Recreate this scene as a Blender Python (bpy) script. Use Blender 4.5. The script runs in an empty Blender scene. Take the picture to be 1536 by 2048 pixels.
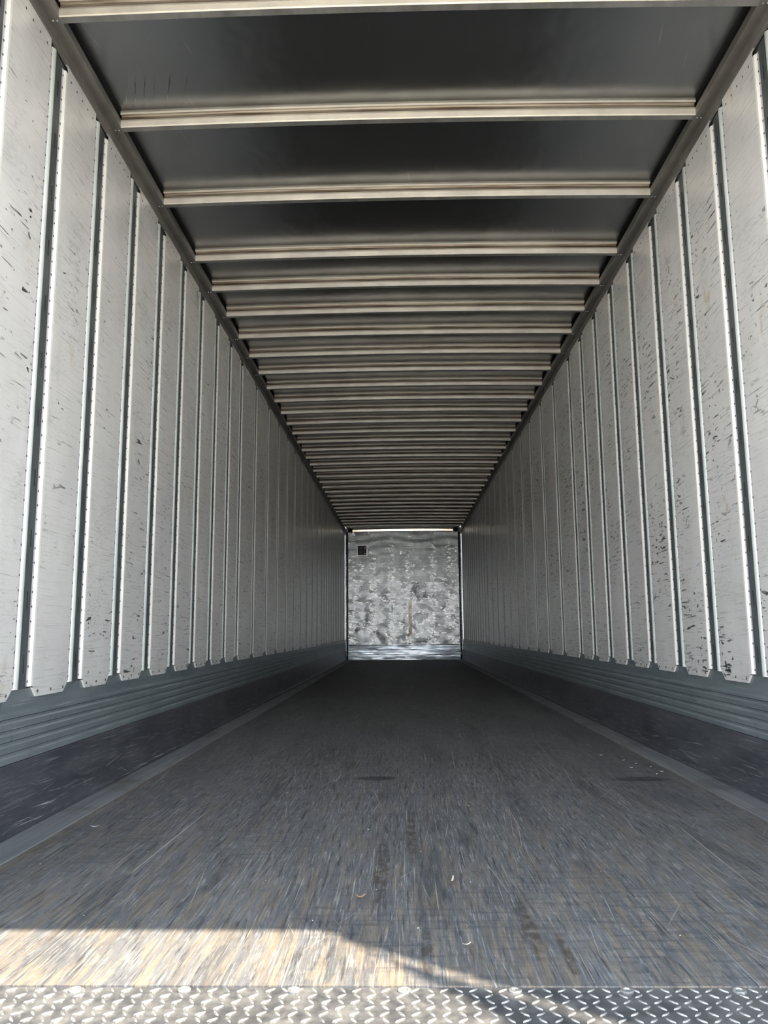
import bpy, bmesh, math, random
from mathutils import Vector, Matrix, noise
random.seed(7)
C = bpy.context.scene.collection
SC = bpy.context.scene

# ---------------------------------------------------------------- camera
F, YAW, PIT, ROL, CX, CZ = 1568.2, .0217, .1506, -.0081, -.0406, .6081
cd = bpy.data.cameras.new('camera'); cam = bpy.data.objects.new('camera', cd); C.objects.link(cam)
cd.sensor_fit = 'VERTICAL'; cd.sensor_height = 36; cd.lens = F * 36 / 2048; cd.clip_start = .05; cd.clip_end = 400
fw = Vector((-math.sin(YAW) * math.cos(PIT), math.cos(YAW) * math.cos(PIT), math.sin(PIT)))
rt = Vector((math.cos(YAW), math.sin(YAW), 0)); up = rt.cross(fw)
r_ = rt * math.cos(ROL) + up * math.sin(ROL); u_ = -rt * math.sin(ROL) + up * math.cos(ROL)
cam.matrix_world = Matrix(((r_.x, u_.x, -fw.x, CX), (r_.y, u_.y, -fw.y, 0), (r_.z, u_.z, -fw.z, CZ), (0, 0, 0, 1)))
SC.camera = cam

# ---------------------------------------------------------------- sky, sun, exposure
vs = SC.view_settings
vs.view_transform = 'Standard'; vs.look = 'None'; vs.gamma = 1; vs.use_curve_mapping = False
vs.exposure = 1.72
SC.cycles.max_bounces = 10; SC.cycles.diffuse_bounces = 6; SC.cycles.glossy_bounces = 6
w = bpy.data.worlds.new('sky'); SC.world = w; w.use_nodes = True
nt = w.node_tree; nt.nodes.clear()
wo = nt.nodes.new('ShaderNodeOutputWorld'); bg = nt.nodes.new('ShaderNodeBackground')
tc = nt.nodes.new('ShaderNodeTexCoord'); sx = nt.nodes.new('ShaderNodeSeparateXYZ'); rp = nt.nodes.new('ShaderNodeValToRGB')
rp.color_ramp.elements[0].position = 0.0; rp.color_ramp.elements[0].color = (.98, .985, 1.0, 1)
rp.color_ramp.elements[1].position = .8; rp.color_ramp.elements[1].color = (.13, .19, .27, 1)
e_ = rp.color_ramp.elements.new(.32); e_.color = (.44, .47, .51, 1)
nt.links.new(tc.outputs['Generated'], sx.inputs[0]); nt.links.new(sx.outputs['Z'], rp.inputs[0])
nt.links.new(rp.outputs[0], bg.inputs[0]); bg.inputs[1].default_value = 4.2; nt.links.new(bg.outputs[0], wo.inputs[0])
sl = bpy.data.lights.new('sun', 'SUN'); so = bpy.data.objects.new('sun', sl); C.objects.link(so)
sl.energy = 7.0; sl.color = (1, .90, .74); sl.angle = math.radians(.6)
SUN = Vector((-.515, .177, -1)).normalized()
so.rotation_euler = SUN.to_track_quat('-Z', 'Y').to_euler(); so.location = (4, -2, 8)

# ---------------------------------------------------------------- material helpers
class NT:
    def __init__(s, name):
        s.m = bpy.data.materials.new(name); s.m.use_nodes = True; s.t = s.m.node_tree
        s.b = s.t.nodes['Principled BSDF']
        g = s.t.nodes.new('ShaderNodeNewGeometry'); s.pos = g.outputs['Position']
    def n(s, k): return s.t.nodes.new(k)
    def l(s, a, b): s.t.links.new(a, b)
    def put(s, sock, v):
        if hasattr(v, 'is_linked') or isinstance(v, bpy.types.NodeSocket): s.l(v, sock)
        else: sock.default_value = v
    def mapping(s, scale, loc=(0, 0, 0), rot=(0, 0, 0), src=None):
        m = s.n('ShaderNodeMapping'); m.inputs['Scale'].default_value = scale; m.inputs['Location'].default_value = loc
        m.inputs['Rotation'].default_value = rot; s.l(src or s.pos, m.inputs[0]); return m.outputs[0]
    def noise(s, scale=(1, 1, 1), detail=3, rough=.5, dist=0, loc=(0, 0, 0), rot=(0, 0, 0), src=None):
        k = s.n('ShaderNodeTexNoise'); k.inputs['Scale'].default_value = 1; k.inputs['Detail'].default_value = detail
        k.inputs['Roughness'].default_value = rough; k.inputs['Distortion'].default_value = dist
        # rotate first, then scale
        v = s.mapping((1, 1, 1), (0, 0, 0), rot, src) if any(rot) else src
        s.l(s.mapping(scale, loc, src=v), k.inputs['Vector']); return k.outputs['Fac']
    def ramp(s, v, a, b, lo=0., hi=1.):
        m = s.n('ShaderNodeMapRange'); m.inputs[1].default_value = a; m.inputs[2].default_value = b
        m.inputs[3].default_value = lo; m.inputs[4].default_value = hi; s.l(v, m.inputs[0]); return m.outputs[0]
    def math(s, op, a, b=0.):
        m = s.n('ShaderNodeMath'); m.operation = op; s.put(m.inputs[0], a); s.put(m.inputs[1], b); return m.outputs[0]
    def mix(s, f, a, b):
        m = s.n('ShaderNodeMix'); m.data_type = 'RGBA'; s.put(m.inputs[0], f)
        s.put(m.inputs[6], a if not isinstance(a, tuple) else (*a, 1)); s.put(m.inputs[7], b if not isinstance(b, tuple) else (*b, 1)); return m.outputs[2]
    def bump(s, h, strength=.3, dist=.01, nrm=None):
        k = s.n('ShaderNodeBump'); k.inputs['Strength'].default_value = strength; k.inputs['Distance'].default_value = dist
        s.l(h, k.inputs['Height'])
        if nrm is not None: s.l(nrm, k.inputs['Normal'])
        return k.outputs[0]
    def sep(s):
        k = s.n('ShaderNodeSeparateXYZ'); s.l(s.pos, k.inputs[0]); return k.outputs
    def done(s, col=None, rough=None, metal=None, nrm=None, spec=None):
        if col is not None: s.put(s.b.inputs['Base Color'], col if not isinstance(col, tuple) else (*col, 1))
        if rough is not None: s.put(s.b.inputs['Roughness'], rough)
        if metal is not None: s.put(s.b.inputs['Metallic'], metal)
        if nrm is not None: s.l(nrm, s.b.inputs['Normal'])
        if spec is not None: s.put(s.b.inputs['Specular IOR Level'], spec)
        return s.m

def m_panel(name, loc, marks):
    t = NT(name)
    big = t.noise((2.2, 2.2, 1.1), 4, .6, loc=loc)
    col = t.mix(t.ramp(big, .35, .7), (.76, .755, .735), (.67, .67, .655))
    # faint rubbed streaks, horizontal
    fs = t.noise((1, 3.5, 150), 3, .6, loc=loc)
    col = t.mix(t.ramp(fs, .57, .74, 0, .32), col, (.30, .31, .32))
    # grey rubbed patches
    gp = t.math('MULTIPLY', t.ramp(t.noise((1, 5, 3.2), 3, .6, loc=(3, 8, 1)), .5, .66), t.ramp(t.noise((1, 30, 160), 2, .6), .45, .6))
    col = t.mix(t.math('MULTIPLY', gp, .30), col, (.26, .26, .25))
    # ochre stains
    st = t.math('MULTIPLY', t.ramp(t.noise((1, 7, 3.3), 3, .55, loc=(loc[0] + 4, loc[1] + 2, loc[2])), .63, .72), t.ramp(t.noise((1, 40, 22), 3, .6), .42, .6))
    col = t.mix(t.math('MULTIPLY', st, .6), col, (.50, .38, .20))
    # blue crayon marks
    bl = t.math('MULTIPLY', t.ramp(t.noise((1, 14, 60), 2, .5, loc=(1, 5, 9), rot=(.25, 0, 0)), .69, .73), t.ramp(t.noise((1, 2, 1.6), 2, loc=loc), .5, .6))
    col = t.mix(t.math('MULTIPLY', bl, .7), col, (.08, .24, .36))
    # black scuffs: dashes in clusters, two directions
    clean = t.ramp(t.sep()['Z'], 2.32, 2.48, 1, .0)
    cl = t.math('MULTIPLY', clean, t.ramp(t.noise((1, 3.2, 2.2), 3, .6, loc=(loc[0], loc[1] + 7, 3)), .44, .58))
    for (sy, sz, rx, a, l2) in ((8, 66, .05, .668, 0), (13, 42, -.2, .69, 5), (24, 30, .5, .715, 11), (4.5, 110, 0, .695, 21), (30, 52, .1, .685, 31)):
        d = t.ramp(t.noise((1, sy, sz), 2, .45, loc=(loc[0] + l2, loc[1], loc[2]), rot=(rx, 0, 0)), a - marks, a - marks + .018)
        col = t.mix(t.math('MULTIPLY', d, t.math('MULTIPLY', cl, .93)), col, (.022, .024, .026))
    # thin long scratches
    sc = t.ramp(t.noise((1, 2.2, 260), 2, .4, loc=(9, 2, 2), rot=(.06, 0, 0)), .70, .73)
    col = t.mix(t.math('MULTIPLY', sc, .5), col, (.12, .12, .12))
    h = t.noise((2, 3.4, 2.1), 3, .5)
    h2 = t.noise((2, 25, 40), 3, .6)
    nr = t.bump(h, .55, .02); nr = t.bump(h2, .18, .004, nr)
    return t.done(col, t.ramp(fs, .3, .7, .25, .42), .36, nr)

M = {}
M['panel_l'] = m_panel('painted_liner_left', (0, 0, 0), -.014)
M['panel_r'] = m_panel('painted_liner_right', (5, 3, 1), .012)

def m_simple(name, col, rough, metal, sc=(8, 8, 8), var=.25, bump=.0, spec=None):
    t = NT(name); n = t.noise(sc, 4, .6)
    c2 = tuple(c * (1 - var) for c in col)
    c = t.mix(t.ramp(n, .35, .65), col, c2)
    nr = t.bump(n, bump, .005) if bump else None
    return t.done(c, rough, metal, nr, spec)
M['edge'] = m_simple('painted_edge', (.84, .83, .79), .30, .3, (3, 3, 20), .1)
M['flange'] = m_simple('painted_flange', (.62, .61, .64), .4, .3, (3, 3, 20), .1)
M['rivet'] = m_simple('dull_rivet', (.12, .12, .13), .45, .6)
M['rivet_bright'] = m_simple('bright_rivet', (.85, .84, .8), .25, .8)
M['hole'] = m_simple('dark_hole', (.012, .013, .015), .8, 0)
M['galv'] = m_simple('galvanised_post', (.16, .185, .19), .38, .6, (4, 9, 5), .35, .1)
M['bead_lit'] = m_simple('galvanised_bead_lit', (.60, .64, .62), .36, .35, (4, 9, 5), .2, .1)  # pale copy of the post metal; daylight on the bead painted in
M['rail'] = m_simple('top_rail_metal', (.27, .26, .245), .42, .6, (6, 5, 6), .3, .1)
M['dark'] = m_simple('dark_backing', (.03, .032, .035), .7, .2)
M['bow_bottom_shaded'] = m_simple('bow_underside_shaded', (.33, .33, .32), .42, .6, (12, 5, 5), .35, .25)  # darker copy of the bow metal, shade of the underside painted in
M['wedge_black'] = m_simple('shadow_wedge_black', (.03, .03, .03), .7, 0)  # for the added shadow wedge by the door
M['white_ext'] = m_simple('white_exterior_paint', (.75, .76, .76), .4, 0)
M['steel_frame'] = m_simple('rear_frame_steel', (.35, .36, .38), .5, .5)
M['black_label'] = m_simple('black_label', (.012, .012, .013), .5, 0)
M['label_white'] = m_simple('white_print', (.8, .8, .78), .5, 0)
M['label_grey'] = m_simple('grey_print', (.16, .16, .155), .5, 0)
M['leaf'] = m_simple('dry_leaf', (.50, .30, .17), .6, 0, (60, 60, 60), .4)
M['chip'] = m_simple('wood_chip', (.66, .56, .42), .6, 0, (60, 60, 60), .3)
M['paperbit'] = m_simple('paper_bit', (.8, .79, .75), .6, 0)

t = NT('bow_face_lit')   # rough rear-facing side of the roof bows, daylight painted in as cream
n = t.noise((60, 60, 60), 3, .7); n2 = t.noise((5, 3, 8), 3, .6)
M['bow'] = t.done(t.mix(t.ramp(n2, .35, .65), (.70, .66, .59), (.54, .51, .465)), .42, .35, t.bump(n, .35, .004))
t = NT('bow_flange')
n2 = t.noise((3, 60, 60), 3, .6)
M['bow_flange'] = t.done(t.mix(t.ramp(n2, .42, .6), (.34, .30, .25), (.16, .12, .09)), .45, .5)

# corrugated rail (blue green, anodised look, dirt)
t = NT('scuff_rail_metal')
n = t.noise((3, 3, 25), 4, .6); n2 = t.noise((3, 40, 12), 3, .6)
c = t.mix(t.ramp(n, .35, .65), (.15, .185, .20), (.205, .24, .25))
c = t.mix(t.ramp(n2, .62, .72, 0, .5), c, (.05, .07, .08))
sc = t.ramp(t.noise((1, 3, 170), 2, .4), .69, .72)
c = t.mix(t.math('MULTIPLY', sc, .5), c, (.5, .52, .5))
M['scuffrail'] = t.done(c, .40, .45, t.bump(n2, .1, .003))

M['worn_lit_ridge'] = m_simple('worn_lit_ridge', (.30, .34, .345), .4, .4, (4, 3, 4), .4)  # up-facing rail slopes: wear plus painted-in light
M['ridge_groove'] = m_simple('ridge_groove_shade', (.05, .06, .065), .6, .2, (4, 3, 4), .3)  # shade of the down-facing rail slopes, put into the colour
# kick plate: dark blue grey, scratched
t = NT('kick_plate_metal')
n = t.noise((4, 2.2, 9), 5, .65); n2 = t.noise((4, 5, 90), 4, .6)
c = t.mix(t.ramp(n, .35, .7), (.040, .044, .053), (.090, .094, .103))
c = t.mix(t.ramp(n2, .55, .72, 0, .55), c, (.20, .20, .205))
low = t.ramp(t.sep()['Z'], .14, .05)
for rx, l, a in ((.03, 0, .685), (.30, 4, .73), (-.12, 9, .72), (.10, 6, .71)):
    s_ = t.ramp(t.noise((1, 3.5, 260), 2, .45, dist=.15, loc=(l, l, l), rot=(rx, 0, 0)), a, a + .03)
    c = t.mix(t.math('MULTIPLY', s_, t.math('ADD', t.math('MULTIPLY', low, .5), .18)), c, (.5, .5, .48))
M['kick'] = t.done(c, .42, .3, t.bump(n2, .25, .003))

# floor edge strip
t = NT('floor_edge_metal')
n = t.noise((50, 1.5, 1), 4, .6); n2 = t.noise((3, 4, 1), 3)
c = t.mix(t.ramp(n, .35, .7), (.16, .165, .175), (.27, .27, .27)); c = t.mix(t.ramp(n2, .55, .7, 0, .6), c, (.10, .085, .065))
M['edgestrip'] = t.done(c, .5, .35)

# floor: laminated hardwood worn dark, streaked lengthwise
t = NT('worn_trailer_floor')
X, Y, Z = t.sep()
warp = t.n('ShaderNodeVectorMath'); warp.operation = 'ADD'
nz = t.n('ShaderNodeTexNoise'); nz.inputs['Scale'].default_value = 1; t.l(t.mapping((2, .5, 1)), nz.inputs['Vector'])
wsc = t.n('ShaderNodeVectorMath'); wsc.operation = 'SCALE'; wsc.inputs['Scale'].default_value = .05; t.l(nz.outputs['Color'], wsc.inputs[0])
t.l(t.pos, warp.inputs[0]); t.l(wsc.outputs[0], warp.inputs[1]); WP = warp.outputs[0]
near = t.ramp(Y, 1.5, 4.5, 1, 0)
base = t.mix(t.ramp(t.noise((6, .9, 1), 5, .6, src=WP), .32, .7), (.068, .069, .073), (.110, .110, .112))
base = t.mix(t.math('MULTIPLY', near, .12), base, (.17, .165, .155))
g1 = t.noise((95, 6, 1), 6, .72, src=WP)
g2 = t.noise((190, 9, 1), 5, .7, loc=(3, 3, 0), src=WP)
g3 = t.noise((38, 24, 1), 5, .72, loc=(5, 1, 0), src=WP)
c = t.mix(t.ramp(g1, .38, .48, .9, 0), base, (.030, .030, .032))
c = t.mix(t.ramp(g2, .53, .64, 0, .7), c, (.27, .255, .235))
c = t.mix(t.ramp(g3, .52, .66, 0, .4), c, (.045, .045, .048))
c = t.mix(t.ramp(t.noise((9, 1.1, 1), 5, .65, loc=(8, 1, 0), src=WP), .54, .66, 0, .6), c, (.038, .038, .04))
wear = t.ramp(Y, 1.3, 3.8, 1, .12)
brn = t.ramp(t.noise((26, 2.2, 1), 6, .72, loc=(1, 6, 0), src=WP), .48, .60)
brn2 = t.ramp(t.noise((60, 5, 1), 5, .7, loc=(9, 2, 0), src=WP), .50, .60)
c = t.mix(t.math('MULTIPLY', t.math('MULTIPLY', brn, wear), .65), c, t.mix(g1, (.085, .062, .045), (.19, .15, .11)))
c = t.mix(t.math('MULTIPLY', t.math('MULTIPLY', brn2, t.ramp(Y, 1.4, 2.6, 1, 0)), .55), c, (.22, .17, .11))
edge = t.ramp(t.math('ABSOLUTE', X), 1.06, 1.12)
c = t.mix(t.math('MULTIPLY', t.math('MULTIPLY', edge, t.ramp(Y, 2, 6, 1, .1)), t.ramp(g2, .4, .6, 0, .7)), c, (.24, .19, .13))
# cross-wise chatter marks
ch = t.noise((7, 55, 1), 3, .6); chm = t.ramp(t.noise((1.6, .9, 1), 2, loc=(4, 4, 0)), .48, .6)
c = t.mix(t.math('MULTIPLY', t.ramp(ch, .5, .64), t.math('MULTIPLY', chm, .5)), c, (.045, .047, .052))
# fine scratches in several directions
for rz, sx_, sy_, a, lz, st in ((.0, 260, 1.6, .69, 0, .5), (.10, 240, 1.3, .71, 3, .5), (-.12, 240, 1.2, .71, 6, .45), (-.35, 200, 2, .735, 9, .4), (.5, 180, 2.4, .745, 12, .4), (.04, 90, .6, .73, 15, .5)):
    q = t.ramp(t.noise((sx_, sy_, 1), 2, .45, dist=.25, loc=(lz, lz, 0), rot=(0, 0, rz)), a, a + .028)
    c = t.mix(t.math('MULTIPLY', q, st), c, (.44, .41, .36))
# board joints and light specks
spk = t.ramp(t.noise((95, 70, 1), 1, .3, loc=(2, 9, 0)), .80, .83)
c = t.mix(spk, c, (.7, .68, .62))
# two oval burnt smudges
def blob(cx, cy, rx, ry):
    a = t.math('POWER', t.math('DIVIDE', t.math('SUBTRACT', X, cx), rx), 2.); b = t.math('POWER', t.math('DIVIDE', t.math('SUBTRACT', Y, cy), ry), 2.)
    return t.ramp(t.math('ADD', t.math('ADD', a, b), t.math('MULTIPLY', g1, .8)), .9, 1.7, 1, 0)
for q in ((-.155, 3.40, .085, .05), (.93, 3.36, .13, .05)):
    c = t.mix(t.math('MULTIPLY', blob(*q), .75), c, (.02, .021, .024))
for q in ((.0, 1.62, .013, .15), (.215, 1.74, .016, .17), (.265, 1.60, .010, .12), (-.10, 2.15, .02, .3), (-.02, 2.5, .015, .35)):
    c = t.mix(t.math('MULTIPLY', t.math('MULTIPLY', blob(*q), t.ramp(g3, .40, .55)), .7), c, (.040, .032, .026))
h = t.math('ADD', g1, t.math('MULTIPLY', g2, .6))
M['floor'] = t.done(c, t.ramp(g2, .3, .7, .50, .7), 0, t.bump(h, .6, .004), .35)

# diamond plate
t = NT('checker_plate')
n = t.noise((25, 25, 25), 4, .65); n2 = t.noise((4, 9, 3), 4, .6)
c = t.mix(t.ramp(n, .35, .65), (.10, .10, .105), (.20, .195, .185)); c = t.mix(t.ramp(n2, .55, .7, 0, .6), c, (.055, .055, .06))
M['plate'] = t.done(c, t.ramp(n, .3, .7, .26, .5), .6, t.bump(n, .35, .003))
t = NT('checker_lug')
n = t.noise((60, 60, 60), 3, .65)
M['lug'] = t.done(t.mix(t.ramp(n, .35, .65), (.42, .41, .38), (.22, .215, .205)), .32, .6, t.bump(n, .3, .002))

# ceiling sheet
t = NT('roof_sheet')
X, Y, Z = t.sep()
n = t.noise((1.3, 1.1, 1), 4, .55); n2 = t.noise((35, 35, 1), 3, .6); n3 = t.noise((90, 3, 1), 3, .55, rot=(0, 0, .18))
c = t.mix(t.ramp(n, .35, .65), (.285, .298, .312), (.245, .255, .262))
c = t.mix(t.ramp(n3, .69, .74, 0, .3), c, (.62, .62, .6))
c = t.mix(t.ramp(n2, .70, .78, 0, .22), c, (.6, .6, .58))
# short creases in the second roof bay, left side
q_ = t.math('ADD', X, t.math('MULTIPLY', t.math('SUBTRACT', Y, 2.89), .36))
hh = None
for c0, a_ in ((-1.147, .7), (-1.112, 1.), (-1.074, .9), (-1.033, .6), (-.975, .8), (-.905, .35)):
    d_ = t.math('SUBTRACT', t.math('ADD', q_, t.math('MULTIPLY', t.noise((20, 14, 1), 2, .5), .012)), c0 + .006)
    g_ = t.math('MULTIPLY', t.math('MULTIPLY', t.ramp(d_, -.016, .002), t.ramp(d_, .002, .007, 1, 0)), a_)
    hh = g_ if hh is None else t.math('ADD', hh, g_)
mk = t.math('MULTIPLY', t.ramp(Y, 2.77, 2.85), t.ramp(Y, 2.97, 2.99, 1, 0))
hh = t.math('MULTIPLY', hh, mk)
nr = t.bump(n, .35, .03); nr = t.bump(hh, .4, .003, nr)
M['roof'] = t.done(c, .25, .95, nr)

# front wall: crumpled bright aluminium
t = NT('crumpled_aluminium')
X, Y, Z = t.sep()
n = t.noise((7, 7, 7), 5, .65); n2 = t.noise((28, 28, 28), 4, .65)
lowz = t.ramp(Z, 1.5, 2.2, 1, .15)
def col_at(x0, w_): return t.ramp(t.math('ABSOLUTE', t.math('SUBTRACT', X, x0)), w_ * .5, w_, 1, 0)
cols = col_at(-1.12, .14)
for x0, w_ in ((-.68, .12), (-.26, .10), (.13, .11), (.64, .12), (1.05, .2)): cols = t.math('MAXIMUM', cols, col_at(x0, w_))
lowcol = t.math('MULTIPLY', cols, t.ramp(Z, 2.2, 1.9, .25, 1))
c = t.mix(t.ramp(n, .35, .7), (.25, .262, .26), (.16, .168, .168))
nf = t.noise((6, 6, 13), 5, .75, loc=(3, 0, 5)); nf2 = t.noise((11, 11, 22), 5, .75, loc=(1, 4, 9))
near = t.math('ADD', t.math('MULTIPLY', cols, .06), t.ramp(Z, 2.5, 1.5, -.045, .025))
fleck = t.ramp(t.math('ADD', nf, near), .60, .61)
fleck2 = t.ramp(t.math('ADD', nf2, near), .63, .64)
fl = t.math('MAXIMUM', fleck, fleck2)
blk = t.ramp(t.noise((3.2, 3, 5), 2, .4, loc=(7, 1, 2)), .50, .52)
c = t.mix(t.math('MULTIPLY', blk, t.ramp(Z, 2.0, 1.6, 0, .34)), c, (.58, .60, .61))  # paler blocks low down, reflected daylight put into the colour
c = t.mix(fl, c, (.93, .94, .93))  # glints of the bright opening painted as white flecks
sm = t.ramp(t.noise((9, 9, 12), 5, .7, loc=(8, 0, 1)), .64, .69)
c = t.mix(t.math('MULTIPLY', sm, .7), c, (.10, .10, .095))
rust = t.math('MULTIPLY', col_at(.135, .05), t.math('MULTIPLY', t.ramp(Z, .42, .55), t.ramp(Z, 1.15, 1.3, 1, 0)))
c = t.mix(t.math('MULTIPLY', rust, .8), c, (.28, .22, .17))
seam = t.ramp(t.math('ABSOLUTE', t.math('SUBTRACT', t.math('FRACT', t.math('DIVIDE', Z, .2)), .5)), .485, .492)
c = t.mix(t.math('MULTIPLY', seam, .4), c, (.7, .7, .7))
rg = t.math('SUBTRACT', .36, t.math('MULTIPLY', fl, .22))
nr = t.bump(n, .22, .03)
k = t.n('ShaderNodeBump'); k.inputs['Distance'].default_value = .012; t.l(t.math('MULTIPLY', fl, .8), k.inputs['Strength']); t.l(n2, k.inputs['Height']); t.l(nr, k.inputs['Normal'])
M['front'] = t.done(c, rg, .92, k.outputs[0])
t = NT('polished_aluminium')
n = t.noise((1.2, 3, 3), 3, .6); n2 = t.noise((2, 40, 60), 3)
M['polished'] = t.done(t.mix(t.ramp(n2, .4, .65), (.30, .33, .35), (.08, .095, .11)), .2, .95, t.bump(n, .5, .03))
t = NT('front_rail_metal')
n = t.noise((2.5, 3, 3), 3, .6)
M['frontrail'] = t.done((.88, .80, .68), .16, .95, t.bump(n, .3, .02))
t = NT('yard_concrete')
n = t.noise((.5, .5, 1), 5, .6); n2 = t.noise((9, 9, 9), 4, .6)
c = t.mix(t.ramp(n, .35, .65), (.44, .40, .33), (.37, .335, .28)); c = t.mix(t.ramp(n2, .5, .7, 0, .3), c, (.2, .19, .17))
M['ground'] = t.done(c, .85, 0)

# ---------------------------------------------------------------- mesh helpers
def finish(name, bm, mats, parent=None, smooth=False, loc=(0, 0, 0)):
    me = bpy.data.meshes.new(name)
    bmesh.ops.remove_doubles(bm, verts=bm.verts, dist=1e-6)
    bmesh.ops.recalc_face_normals(bm, faces=bm.faces)
    bm.to_mesh(me); bm.free()
    for m in (mats if isinstance(mats, (list, tuple)) else [mats]): me.materials.append(m)
    if smooth:
        for p in me.polygons: p.use_smooth = True
    o = bpy.data.objects.new(name, me); C.objects.link(o); o.location = loc
    if parent: o.parent = parent
    return o
def box(bm, a, b, mi=0):
    v = [bm.verts.new((x, y, z)) for x in (a[0], b[0]) for y in (a[1], b[1]) for z in (a[2], b[2])]
    for f in ((0, 1, 3, 2), (4, 6, 7, 5), (0, 4, 5, 1), (2, 3, 7, 6), (0, 2, 6, 4), (1, 5, 7, 3)):
        bm.faces.new([v[i] for i in f]).material_index = mi
def extr(bm, prof, axis, a, b, mis=None, closed=True, segs=1, wob=None):
    """profile of 2-D points extruded along axis ('x' or 'y'); prof gives the other two coordinates"""
    rows = []
    for i in range(segs + 1):
        s = a + (b - a) * i / segs
        row = []
        for (p, q) in prof:
            dz = wob(s) if wob else 0
            row.append(bm.verts.new((s, p, q + dz) if axis == 'x' else (p, s, q + dz)))
        rows.append(row)
    n = len(prof)
    for i in range(segs):
        for j in range(n if closed else n - 1):
            f = bm.faces.new((rows[i][j], rows[i][(j + 1) % n], rows[i + 1][(j + 1) % n], rows[i + 1][j]))
            f.material_index = mis[j] if mis else 0
    if closed:
        for r in (rows[0], rows[-1]): bm.faces.new(r)
def dome(bm, c, r, h, axis, mi=0, seg=8):
    """little rivet head; axis is the outward unit vector"""
    ax = Vector(axis); a = ax.orthogonal().normalized(); b = ax.cross(a)
    c = Vector(c); rings = []
    for k, (rr, hh) in enumerate(((1, -.1), (.92, .55), (.5, .93))):
        rings.append([bm.verts.new(c + (a * math.cos(2 * math.pi * i / seg) + b * math.sin(2 * math.pi * i / seg)) * r * rr + ax * h * hh) for i in range(seg)])
    for k in range(2):
        for i in range(seg):
            bm.faces.new((rings[k][i], rings[k][(i + 1) % seg], rings[k + 1][(i + 1) % seg], rings[k + 1][i])).material_index = mi
    bm.faces.new(rings[2]).material_index = mi
def disc(bm, c, r, axis, mi=0, seg=8, ry=None):
    ax = Vector(axis); a = ax.orthogonal().normalized(); b = ax.cross(a); c = Vector(c)
    bm.faces.new([bm.verts.new(c + a * math.cos(2 * math.pi * i / seg) * r + b * math.sin(2 * math.pi * i / seg) * (ry or r)) for i in range(seg)]).material_index = mi
def tag(o, label, cat, group=None, kind=None):
    if label: o['label'] = label
    if cat: o['category'] = cat
    if group: o['group'] = group
    if kind: o['kind'] = kind
    return o
def struct(o): o['kind'] = 'structure'; return o
ORD = 'first second third fourth fifth sixth seventh eighth ninth tenth eleventh twelfth thirteenth fourteenth fifteenth sixteenth seventeenth eighteenth nineteenth twentieth twenty-first twenty-second twenty-third twenty-fourth twenty-fifth twenty-sixth twenty-seventh twenty-eighth twenty-ninth thirtieth thirty-first thirty-second thirty-third thirty-fourth thirty-fifth thirty-sixth'.split()

S = .4064
CROWN = -.0135
Y0, YE = 1.467, 17.06          # floor starts, front wall
WX = 1.262
ZR = 2.815                     # roof sheet underside

# ---------------------------------------------------------------- outside ground
bm = bmesh.new(); box(bm, (-30, -45, -1.5), (30, 30, -1.22))
g = finish('ground', bm, M['ground']); struct(g)

# ---------------------------------------------------------------- shell
bm = bmesh.new(); box(bm, (-1.30, Y0, -.12), (1.30, YE + .05, 0)); struct(finish('floor', bm, M['floor']))
for sgn, nm in ((-1, 'wall_left'), (1, 'wall_right')):
    bm = bmesh.new(); x0, x1 = sorted((sgn * 1.268, sgn * 1.31)); box(bm, (x0, 1.20, -.12), (x1, YE + .06, 2.86))
    struct(finish(nm, bm, M['galv']))
bm = bmesh.new()
cs = [-1.31 + 2.62 * i / 24 for i in range(25)]
extr(bm, [(x, ZR + CROWN * (x / 1.21) ** 2) for x in cs] + [(1.31, ZR + .05), (-1.31, ZR + .05)], 'y', 1.25, YE + .06)
struct(finish('ceiling', bm, M['roof']))

# front wall: dented sheet with real relief
bm = bmesh.new(); nx, nz = 110, 130; vg = []
colx = (-1.12, -.68, -.26, .13, .64, 1.05)
for i in range(nz + 1):
    row = []
    for j in range(nx + 1):
        x = -1.25 + 2.5 * j / nx; z = -.02 + 2.85 * i / nz
        lo = min(1, max(.12, (2.1 - z) / .7))
        d = .016 * lo * noise.noise(Vector((x * 2.6, 3, z * 2.2))) + .010 * lo * noise.noise(Vector((x * 6.5, 9, z * 5)))
        d += .0016 * math.sin(z * 34 + 1.5 * math.sin(x * 5)) * max(0, min(1, (z - 2.2) * 3))
        for c0 in colx: d += .005 * lo * math.exp(-((x - c0) / .05) ** 2) * noise.noise(Vector((x * 20, 1, z * 14)))
        if z < .32: d = 0
        row.append(bm.verts.new((x, YE + d, z)))
    vg.append(row)
for i in range(nz):
    for j in range(nx): bm.faces.new((vg[i][j], vg[i][j + 1], vg[i + 1][j + 1], vg[i + 1][j]))
r1 = [bm.verts.new((x, YE + .06, z)) for x, z in ((-1.25, -.02), (1.25, -.02), (1.25, 2.83), (-1.25, 2.83))]
bm.faces.new(r1)
fwall = finish('wall_front', bm, M['front'], smooth=True); struct(fwall)

# corner strips of the front wall
for sgn, side in ((-1, 'left'), (1, 'right')):
    bm = bmesh.new()
    prof = [(sgn * 1.262, YE - .05), (sgn * 1.236, YE - .05), (sgn * 1.226, YE - .04), (sgn * 1.20, YE - .014), (sgn * 1.205, YE - .006), (sgn * 1.262, YE - .006)]
    rows = [[bm.verts.new((p, q, z)) for p, q in prof] for z in (0.0, .32, .34, 2.74)]
    for i in range(3):
        for j in range(6): bm.faces.new((rows[i][j], rows[i][(j + 1) % 6], rows[i + 1][(j + 1) % 6], rows[i + 1][j]))
    bm.faces.new(rows[0]); bm.faces.new(rows[-1])
    tag(finish('corner_strip', bm, M['polished']), 'narrow metal corner strip standing at the %s edge of the far wall' % side, 'trim')
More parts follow.
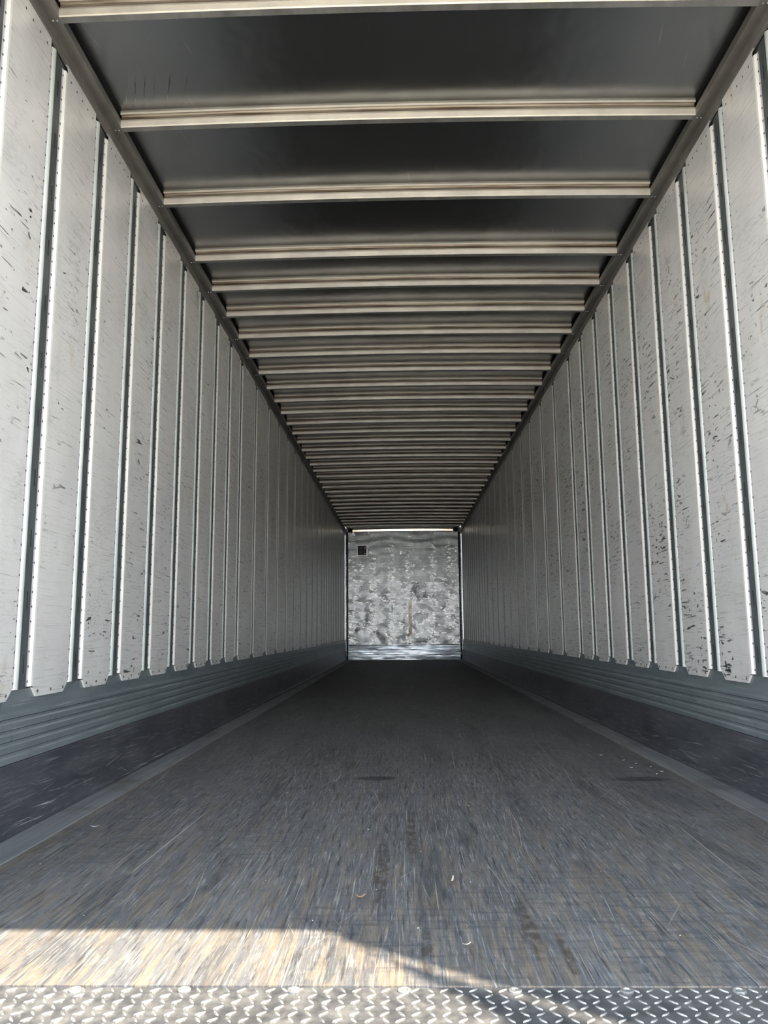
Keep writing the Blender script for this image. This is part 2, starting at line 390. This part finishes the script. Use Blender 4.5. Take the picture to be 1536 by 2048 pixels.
# corrugated band at the foot of the front wall
bm = bmesh.new(); prof = [(YE - .006, 0), (YE - .03, 0)]
z = .012
for i in range(6):
    prof += [(YE - .030, z), (YE - .042, z + .012), (YE - .042, z + .030), (YE - .030, z + .040)]; z += .05
prof += [(YE - .028, .318), (YE - .006, .322)]
extr(bm, prof, 'x', -1.195, 1.195, segs=24)
tag(finish('scuff_band', bm, M['polished']), 'shiny corrugated metal band along the foot of the far wall', 'wall guard')
# top front rail, rounded, catches daylight
bm = bmesh.new()
prof = [(YE - .066, 2.808), (YE - .0615, 2.770), (YE - .058, 2.759), (YE - .050, 2.752), (YE - .006, 2.752), (YE - .006, 2.808)]
extr(bm, prof, 'x', -1.10, 1.09, segs=30, wob=lambda s: CROWN * (s / 1.21) ** 2)
tag(finish('front_top_rail', bm, M['frontrail']), 'bright warm metal rail where the far wall meets the roof', 'rail')
for sgn, side in ((-1, 'left'), (1, 'right')):
    bm = bmesh.new(); x0, x1 = sorted((sgn * 1.105, sgn * 1.20)); box(bm, (x0, YE - .07, 2.745), (x1, YE - .008, 2.799))
    a, b = sorted((sgn * 1.115, sgn * 1.15)); box(bm, (a, YE - .078, 2.752), (b, YE - .07, 2.80))
    bmesh.ops.bevel(bm, geom=bm.edges[:], offset=.004, segments=1, affect='EDGES')
    tag(finish('corner_bracket', bm, M['dark']), 'small black bracket in the top %s corner of the far wall' % side, 'bracket')

# information label
lb = bpy.data.objects.new('information_label', None); C.objects.link(lb); lb.location = (-.895, YE - .02, 2.24)
tag(lb, 'small black square information label with a metal frame high on the far wall', 'label')
bm = bmesh.new(); box(bm, (-.118, -.010, -.015), (.118, .0, .235)); bmesh.ops.bevel(bm, geom=bm.edges[:], offset=.003, segments=1, affect='EDGES')
finish('frame', bm, M['edge'], lb)
bm = bmesh.new(); box(bm, (-.096, -.014, .006), (.096, -.0095, .214)); finish('plate', bm, M['black_label'], lb)
bm = bmesh.new()
for i in range(14):   # grey oval outline, upper row
    a0, a1 = 2 * math.pi * i / 14, 2 * math.pi * (i + 1) / 14
    pts = [(-.022 + r * 1.45 * math.cos(a), .152 + r * .62 * math.sin(a)) for r, a in ((.026, a0), (.026, a1), (.018, a1), (.018, a0))]
    bm.faces.new([bm.verts.new((x, -.0155, z)) for x, z in pts])
finish('oval_print', bm, M['label_grey'], lb)
for a_, b_ in (((-.05, .070), (.012, .075)), ((-.012, .026), (.012, .038)), ((-.05, .050), (-.02, .053))):
    bm = bmesh.new(); box(bm, (a_[0], -.016, a_[1]), (b_[0], -.0145, b_[1])); finish('grey_line', bm, M['label_grey'], lb)
for pts in (((.048, .142), (.082, .142), (.082, .158), (.048, .158)), ((.052, .163), (.080, .163), (.078, .192), (.066, .196)), ((.046, .030), (.084, .030), (.084, .045), (.046, .045))):
    bm = bmesh.new(); bm.faces.new([bm.verts.new((x, -.0158, z)) for x, z in pts]); finish('white_mark', bm, M['label_white'], lb)

# ---------------------------------------------------------------- posts and liner panels
posts = [2.53 + S * (k - 2) for k in range(11)]            # near the doors at 16 inch
for k in range(10): posts.append(posts[-1] + 1.5 * S)
while posts[-1] + S < YE - .1: posts.append(posts[-1] + S)
ZB, ZT = .435, 2.665

def post_mesh(sgn):
    """slotted galvanised post, local y = 0 at web centre, x = 0 at the flange plane, inward = -sgn"""
    bm = bmesh.new(); q = -sgn
    prof = [(-.058, .0), (-.0565, .0045), (-.0530, .0085), (-.0480, .0118), (-.0425, .0132), (-.0380, .0128), (-.0330, .0102), (-.0280, .0075), (-.008, .0070)]
    prof2 = [(.008, .0070), (.0235, .0070), (.026, .0055), (.027, .0)]
    zs = [ZB, ZT - .012, ZT]
    def strip(pr, mi):
        rows = [[bm.verts.new((q * (p if k < 2 or not i in (0,) else p), y, z)) for i, (y, p) in enumerate(pr)] for k, z in enumerate(zs)]
        for a in range(2):
            for j in range(len(pr) - 1): bm.faces.new((rows[a][j], rows[a][j + 1], rows[a + 1][j + 1], rows[a + 1][j])).material_index = mi(j)
    strip(prof, lambda j: 1 if j < 7 else 0); strip(prof2, lambda j: 0)
    # web centre column with real slots
    z = ZB; sl_ = [.512 + .2032 * i for i in range(11)]
    SH, SY = .029, .0035
    def quad(y0, y1, z0, z1, p=.0070, mi=0): bm.faces.new([bm.verts.new((q * p, y, zz)) for y, zz in ((y0, z0), (y1, z0), (y1, z1), (y0, z1))]).material_index = mi
    for s_ in sl_:
        if s_ + SH > ZT - .02: break
        quad(-.008, .008, z, s_ - SH); quad(-.008, -SY, s_ - SH, s_ + SH); quad(SY, .008, s_ - SH, s_ + SH)
        quad(-SY, SY, s_ - SH, s_ + SH, .001, 2)
        for (ya, za, yb, zb) in ((-SY, s_ - SH, -SY, s_ + SH), (SY, s_ - SH, SY, s_ + SH), (-SY, s_ - SH, SY, s_ - SH), (-SY, s_ + SH, SY, s_ + SH)):
            bm.faces.new([bm.verts.new(v) for v in ((q * .0070, ya, za), (q * .0070, yb, zb), (q * .001, yb, zb), (q * .001, ya, za))]).material_index = 2
        z = s_ + SH
    quad(-.008, .008, z, ZT)
    # closed ends
    for zz in (ZB, ZT):
        pr = prof + prof2
        bm.faces.new([bm.verts.new((q * p, y, zz)) for y, p in pr])
    ed = bm.copy()
    bmesh.ops.delete(bm, geom=[f for f in bm.faces if f.material_index == 1], context='FACES')
    bmesh.ops.delete(ed, geom=[f for f in ed.faces if f.material_index != 1], context='FACES')
    me_o = finish('slotted_post', bm, [M['galv'], M['bead_lit'], M['hole']])
    finish('rounded_bead', ed, [M['galv'], M['bead_lit'], M['hole']], me_o, smooth=True)
    return me_o

def panel_mesh(sgn, pitch, mat, rivets):
    """painted liner panel between two posts; local y=0 at the near post centre"""
    bm = bmesh.new(); q = -sgn
    y = [.0265, .0440, .0465, .0550, .0655, pitch - .0740, pitch - .0725, pitch - .0595]
    p = [.0022, .0022, .0034, .0094, .0100, .0100, .0082, .0076]
    mi = [2, 1, 1, 1, 0, 1, 2]
    zs = [ZB + .004, ZB + .02, .62, 1.0, 1.5, 2.0, 2.4, ZT - .01]
    rows = []
    for z in zs: rows.append([bm.verts.new((q * pp, yy, z)) for yy, pp in zip(y, p)])
    for a in range(len(zs) - 1):
        for j in range(7): bm.faces.new((rows[a][j], rows[a][j + 1], rows[a + 1][j + 1], rows[a + 1][j])).material_index = mi[j]
    ya, yb = y[4], y[5]
    back = [bm.verts.new((0, y[7], z)) for z in zs]
    for a in range(len(zs) - 1): bm.faces.new((rows[a][7], back[a], back[a + 1], rows[a + 1][7])).material_index = 3
    # top tab with the row of holes, bottom tab with cut corners
    T = [bm.verts.new((q * .0100, yy, z)) for yy, z in ((ya - .012, 2.682), (yb, 2.682))]
    bm.faces.new((rows[-1][4], rows[-1][5], T[1], T[0]))
    Bv = [bm.verts.new((q * .0100, yy, z)) for yy, z in ((ya + .032, .404), (yb - .032, .404), (yb, ZB + .0), (ya, ZB + .0))]
    bm.faces.new((Bv[0], Bv[1], Bv[2], Bv[3])); bm.faces.new((Bv[3], Bv[2], rows[0][5], rows[0][4]))
    # thickness lip under the bottom tab
    L_ = [bm.verts.new((q * .002, v.co.y, v.co.z)) for v in (Bv[3], Bv[0], Bv[1], Bv[2])]
    for a, b, c_, d in ((Bv[3], Bv[0], L_[1], L_[0]), (Bv[0], Bv[1], L_[2], L_[1]), (Bv[1], Bv[2], L_[3], L_[2])): bm.faces.new((a, b, c_, d)).material_index = 1
    Lt = [bm.verts.new((q * .002, v.co.y, v.co.z)) for v in T]; bm.faces.new((T[0], T[1], Lt[1], Lt[0])).material_index = 1
    mid = (ya + yb) / 2; nh = 5 if pitch < .5 else 8
    for i in range(nh): disc(bm, (q * .0104, mid + (i - (nh - 1) / 2) * .0512, 2.641), .0048, (q, 0, 0), 3, 10)
    rv = [None]
    ed = bm.copy()
    bmesh.ops.delete(bm, geom=[f for f in bm.faces if f.material_index in (1, 2) and f.calc_center_median().y < y[4] and f.calc_center_median().z > ZB], context='FACES')
    bmesh.ops.delete(ed, geom=[f for f in ed.faces if not (f.material_index in (1, 2) and f.calc_center_median().y < y[4] and f.calc_center_median().z > ZB)], context='FACES')
    o = finish('liner_panel', bm, [M[mat], M['edge'], M['flange'], M['hole']])
    finish('folded_edge', ed, [M[mat], M['edge'], M['flange'], M['hole']], o)
    for yy, pp in ((.0415, .0022), (pitch - .0660, .0078)):
        if not rivets: break
        for i in range(46):
            if rv[0] is None:
                b2 = bmesh.new(); dome(b2, (0, 0, 0), .0040, .0024, (q, 0, 0), 0, 7); r0 = finish('rivet', b2, M['rivet'], o); rv[0] = r0
            else: r0 = rv[0].copy(); C.objects.link(r0); r0.parent = o
            r0.location = (q * pp, yy, ZB + .02 + i * .0483)
    for i in (-1, 0, 1):
        b2 = bmesh.new(); dome(b2, (q * .0100, mid + i * (.098 if pitch < .5 else .19), .421), .0055, .003, (q, 0, 0), 0, 8)
        finish('rivet', b2, M['rivet'], o)
    return o

def copy_tree(o, loc):
    c_ = o.copy(); C.objects.link(c_); c_.location = loc
    for ch in list(o.children):
        d = ch.copy(); C.objects.link(d); d.parent = c_
    return c_

for sgn, side, mat in ((-1, 'left', 'panel_l'), (1, 'right', 'panel_r')):
    X0 = sgn * WX
    # visible rank: post at 2.12 m is the first the photo shows
    proto = None
    for k, y in enumerate(posts):
        if proto is None: proto = post_mesh(sgn); o = proto; o.location = (X0, y, 0)
        else: o = copy_tree(proto, (X0, y, 0))
        tag(o, 'dark galvanised slotted post on the %s wall, %s from the open rear end' % (side, ORD[k]), 'post', 'slotted posts on the %s wall' % side)
    pr = {}
    for k in range(len(posts)):
        y = posts[k]; pitch = posts[k + 1] - y if k + 1 < len(posts) else None
        if pitch is None:
            continue
        wide = pitch > .5
        key = (wide, k < 11)
        if key not in pr: pr[key] = panel_mesh(sgn, pitch, mat, k < 11); o = pr[key]; o.location = (X0, y, 0)
        else: o = copy_tree(pr[key], (X0, y, 0))
        tag(o, '%s scuffed white liner panel on the %s wall, %s from the open rear end' % ('wide' if wide else 'narrow', side, ORD[k]), 'wall panel', 'white liner panels on the %s wall' % side)

    # corrugated rail
    bm = bmesh.new(); q = -sgn
    P = [(0, .4345), (.0015, .4345), (.0015, .366), (.0110, .358)]
    z = .350
    for i in range(4):
        P += [(.0115, z), (.0050, z - .0035), (.0050, z - .0110), (.0120, z - .0165), (.0120, z - .0335)]; z -= .0345
    P += [(.0120, .2135), (.002, .2125), (0, .2125)]
    # shift the folded base outside the panels' bottom tabs
    prof = [(sgn * WX + q * p, zz) for p, zz in P]
    mis = [0] * len(P)
    for i in range(4): mis[4 + 5 * i] = 2; mis[6 + 5 * i] = 1
    extr(bm, prof, 'y', 1.375, YE - .052, mis, segs=1)
    tag(finish('corrugated_rail', bm, [M['scuffrail'], M['worn_lit_ridge'], M['ridge_groove']]), 'long blue-green corrugated rail below the white panels on the %s wall' % side, 'rail')
    # kick plate
    bm = bmesh.new()
    P = [(.002, .2115), (.0135, .2115), (.0160, .208), (.021, .12), (.026, .050), (.030, .022), (.037, .016), (.037, .0045), (.002, .0045)]
    extr(bm, [(sgn * WX + q * p, zz) for p, zz in P], 'y', 1.375, YE - .052, segs=1)
    tag(finish('kick_plate', bm, M['kick']), 'long dark scratched kick plate between floor and corrugated rail on the %s' % side, 'kick plate')
    # floor edge strip
    bm = bmesh.new()
    extr(bm, [(sgn * 1.2235, 0.0002), (sgn * 1.2235, .0042), (sgn * 1.17, .0042), (sgn * 1.118, .0022), (sgn * 1.112, 0.0002)], 'y', Y0, YE - .055)
    tag(finish('floor_edge_strip', bm, M['edgestrip']), 'long grey metal strip along the %s edge of the floor' % side, 'floor trim')
    # top rail
    bm = bmesh.new()
    P = [(.0005, 2.6835), (.0012, 2.6835), (.0012, 2.700), (.0040, 2.7035), (.0060, 2.7310), (.0035, 2.7335), (.0035, 2.7362), (.0080, 2.7375), (.0300, 2.7365), (.0450, 2.7370), (.0470, 2.7395), (.0470, 2.7720), (.0450, 2.7720), (.0450, 2.7420), (.0005, 2.7420)]
    mi = [0] * len(P)
    extr(bm, [(sgn * WX + q * p, zz) for p, zz in P], 'y', 1.375, YE - .056)
    tag(finish('top_rail', bm, M['rail']), 'long grey metal rail joining the %s wall to the roof' % side, 'rail')

# ---------------------------------------------------------------- roof bows
edges = [4.282 - .6096 * k for k in (4, 3, 2, 1, 0)]
while edges[-1] + S < YE - .9: edges.append(edges[-1] + S)
BP = [(-.0400, 2.8148), (-.0400, 2.8065), (-.0375, 2.8060), (-.0365, 2.8115), (-.0270, 2.8115), (-.0235, 2.8050), (-.0245, 2.7965), (-.0290, 2.7880), (-.0335, 2.7780), (-.0325, 2.7560), (-.0290, 2.7520), (0, 2.7520), (.0005, 2.8148)]
BM = [0, 0, 2, 1, 1, 1, 1, 0, 0, 0, 2, 2, 1]
bow0 = None
for k, e in enumerate(edges):
    if bow0 is None:
        bm = bmesh.new(); extr(bm, BP, 'x', -1.2155, 1.2155, BM, segs=24, wob=lambda s_: CROWN * (s_ / 1.21) ** 2)
        ed = bm.copy()
        isf = lambda f: f.material_index == 1 and f.calc_center_median().z > 2.79
        bmesh.ops.delete(bm, geom=[f for f in bm.faces if isf(f)], context='FACES'); bmesh.ops.delete(ed, geom=[f for f in ed.faces if not isf(f)], context='FACES')
        o = bow0 = finish('roof_bow', bm, [M['bow'], M['bow_flange'], M['bow_bottom_shaded']], loc=(0, e, 0))
        finish('upper_flange', ed, [M['bow'], M['bow_flange'], M['bow_bottom_shaded']], o)
        for sgn in (-1, 1):
            for dx in (0, .015):
                b2 = bmesh.new(); nrm = Vector((0, 0, -1))
                dome(b2, (sgn * (1.2430 - dx), -.014, 2.7366), .0040, .0026, nrm, 0, 8)
                finish('rivet', b2, M['rivet_bright'], o)
    else: o = copy_tree(bow0, (0, e, 0))
    tag(o, 'pale metal roof bow crossing the ceiling, %s from the open rear end' % ORD[k], 'roof bow', 'roof bows across the ceiling')

# ---------------------------------------------------------------- rear sill with diamond plate
sill = bpy.data.objects.new('rear_sill', None); C.objects.link(sill); sill.location = (0, 1.33, 0)
tag(sill, 'diamond tread plate sill across the rear edge of the floor', 'sill plate')
bm = bmesh.new(); box(bm, (-1.30, -.22, -.35), (1.30, .1365, -.003)); finish('plate', bm, M['plate'], sill)
bm = bmesh.new()
def lug(cx, cy, ang, L=.0100, W=.0026, H=.0019):
    ca, sa = math.cos(ang), math.sin(ang)
    out = [(-1, 0), (-.6, -.75), (0, -1), (.6, -.75), (1, 0), (.6, .75), (0, 1), (-.6, .75)]
    lo = [bm.verts.new((cx + (u * L) * ca - (v * W) * sa, cy + (u * L) * sa + (v * W) * ca, -.003)) for u, v in out]
    hi = [bm.verts.new((cx + (u * L * .78) * ca - (v * W * .5) * sa, cy + (u * L * .78) * sa + (v * W * .5) * ca, -.003 + H)) for u, v in out]
    for i in range(8): bm.faces.new((lo[i], lo[(i + 1) % 8], hi[(i + 1) % 8], hi[i]))
    bm.faces.new(hi)
pt = .0250
for i in range(-52, 53):
    for j in range(0, 10):
        x = i * pt + random.uniform(-.0008, .0008); y = .126 - j * pt * .84
        if abs(x) > 1.29 or y < -.06: continue
        lug(x, y, math.radians(38 + random.uniform(-4, 4)) if (i + j) % 2 else math.radians(128 + random.uniform(-4, 4)))
tp = finish('tread_pattern', bm, M['lug'], sill); tp['kind'] = 'stuff'
x = -1.184
while x < 1.2:
    b2 = bmesh.new()
    rings = []
    for rr, hh in ((.0115, -.003), (.0115, -.0008), (.0100, .0004), (.0065, .0002), (.0055, -.0022), (.001, -.0024)):
        rings.append([b2.verts.new((rr * math.cos(2 * math.pi * i / 16), rr * math.sin(2 * math.pi * i / 16), hh)) for i in range(16)])
    for a in range(5):
        for i in range(16): b2.faces.new((rings[a][i], rings[a][(i + 1) % 16], rings[a + 1][(i + 1) % 16], rings[a + 1][i]))
    b2.faces.new(rings[-1])
    finish('screw', b2, M['lug'], sill, loc=(x, .124, 0)); x += .19

# ---------------------------------------------------------------- rear frame and the open right door (shade the floor)
fr = bpy.data.objects.new('rear_frame', None); C.objects.link(fr); fr.location = (0, 1.28, 0)
tag(fr, 'grey steel door frame around the open rear end of the trailer', 'door frame')
bm = bmesh.new(); box(bm, (-1.31, -.03, 2.65), (1.31, .09, 2.90)); finish('header', bm, M['steel_frame'], fr)
for sgn in (-1, 1):
    bm = bmesh.new(); a, b = sorted((sgn * 1.20, sgn * 1.33)); box(bm, (a, -.03, -.35), (b, .08, 2.65)); finish('post', bm, M['steel_frame'], fr)
dr = bpy.data.objects.new('rear_door', None); C.objects.link(dr); dr.location = (1.215, 1.245, 0); dr.rotation_euler.z = math.atan2(-.362, .51)
tag(dr, 'white rear door swung open on the right side of the trailer', 'door')
bm = bmesh.new(); box(bm, (0, -.045, -.06), (1.22, 0, 2.66)); bmesh.ops.bevel(bm, geom=bm.edges[:], offset=.006, segments=2, affect='EDGES'); finish('door_leaf', bm, M['white_ext'], dr)
for xx in (.35, .85):
    bm = bmesh.new(); bmesh.ops.create_cone(bm, cap_ends=True, segments=12, radius1=.014, radius2=.014, depth=2.7, matrix=Matrix.Translation((xx, .03, 1.3))); finish('lock_rod', bm, M['steel_frame'], dr)
# unseen wedge, added and shaped to cast the dark streak across the sill
bm = bmesh.new()
z0, z1 = 2.62, 2.65
pts = [(1.2205, 1.178), (1.30, 1.086), (1.372, .997), (1.432, .946), (1.485, .87), (1.66, .60), (1.90, .58), (1.602, .871), (1.571, .911), (1.458, .992), (1.352, 1.062), (1.283, 1.117)]
lo = [bm.verts.new((x, y, z0)) for x, y in pts]; hi = [bm.verts.new((x, y, z1)) for x, y in pts]
bm.faces.new(lo); bm.faces.new(hi)
for i in range(len(pts)): bm.faces.new((lo[i], lo[(i + 1) % len(pts)], hi[(i + 1) % len(pts)], hi[i]))
so_ = finish('shadow_wedge', bm, M['wedge_black'], dr)
so_.matrix_parent_inverse = (Matrix.Translation(dr.location) @ Matrix.Rotation(dr.rotation_euler.z, 4, 'Z')).inverted()

# ---------------------------------------------------------------- litter on the floor
def leaf(name, x, y, rot, L, W, mat, label, cat, curl=.3):
    bm = bmesh.new(); n_ = 7; top = []
    for i in range(n_):
        u = i / (n_ - 1); w_ = W * math.sin(math.pi * (.08 + .84 * u)) ** .8
        zz = .004 + curl * L * (u - .5) ** 2 * 2
        top.append([bm.verts.new(((u - .5) * L, -w_ * .5, zz + .25 * W)), bm.verts.new(((u - .5) * L, 0, zz)), bm.verts.new(((u - .5) * L, w_ * .5, zz + .18 * W))])
    for i in range(n_ - 1):
        for j in (0, 1): bm.faces.new((top[i][j], top[i][j + 1], top[i + 1][j + 1], top[i + 1][j]))
    ret = bmesh.ops.solidify(bm, geom=bm.faces[:], thickness=.0008)
    o = finish(name, bm, mat, smooth=True); o.location = (x, y, 0.001); o.rotation_euler.z = rot
    return tag(o, label, cat)
lf = leaf('dry_leaf', -.143, 1.905, .2, .024, .011, M['leaf'], 'small curled brown dry leaf lying on the middle of the floor', 'leaf', .5)
lf2 = leaf('dry_leaf', .078, 1.632, .35, .018, .006, M['chip'], 'pale leaf scrap lying on the floor just in front of the tread plate', 'leaf', .4)
leaf('paper_scrap', -1.016, 2.572, .1, .028, .006, M['paperbit'], 'tiny pale scrap on the floor near the left kick plate', 'scrap', .2)
leaf('wood_splinter', .075, 2.03, 1.4, .045, .005, M['chip'], 'thin pale wood splinter standing out on the floor right of the leaf', 'splinter', .2)
for i, (x, y) in enumerate(((.915, 3.95), (.98, 3.80), (1.01, 3.70), (.96, 3.60), (1.06, 3.50), (1.05, 3.62), (1.02, 3.44))):
    o = leaf('paper_scrap', x, y, random.uniform(0, 3), .014, .007, M['paperbit'], 'tiny pale crumb of debris beside the right kick plate', 'scrap', .2)
    o['group'] = 'crumbs beside the right kick plate'
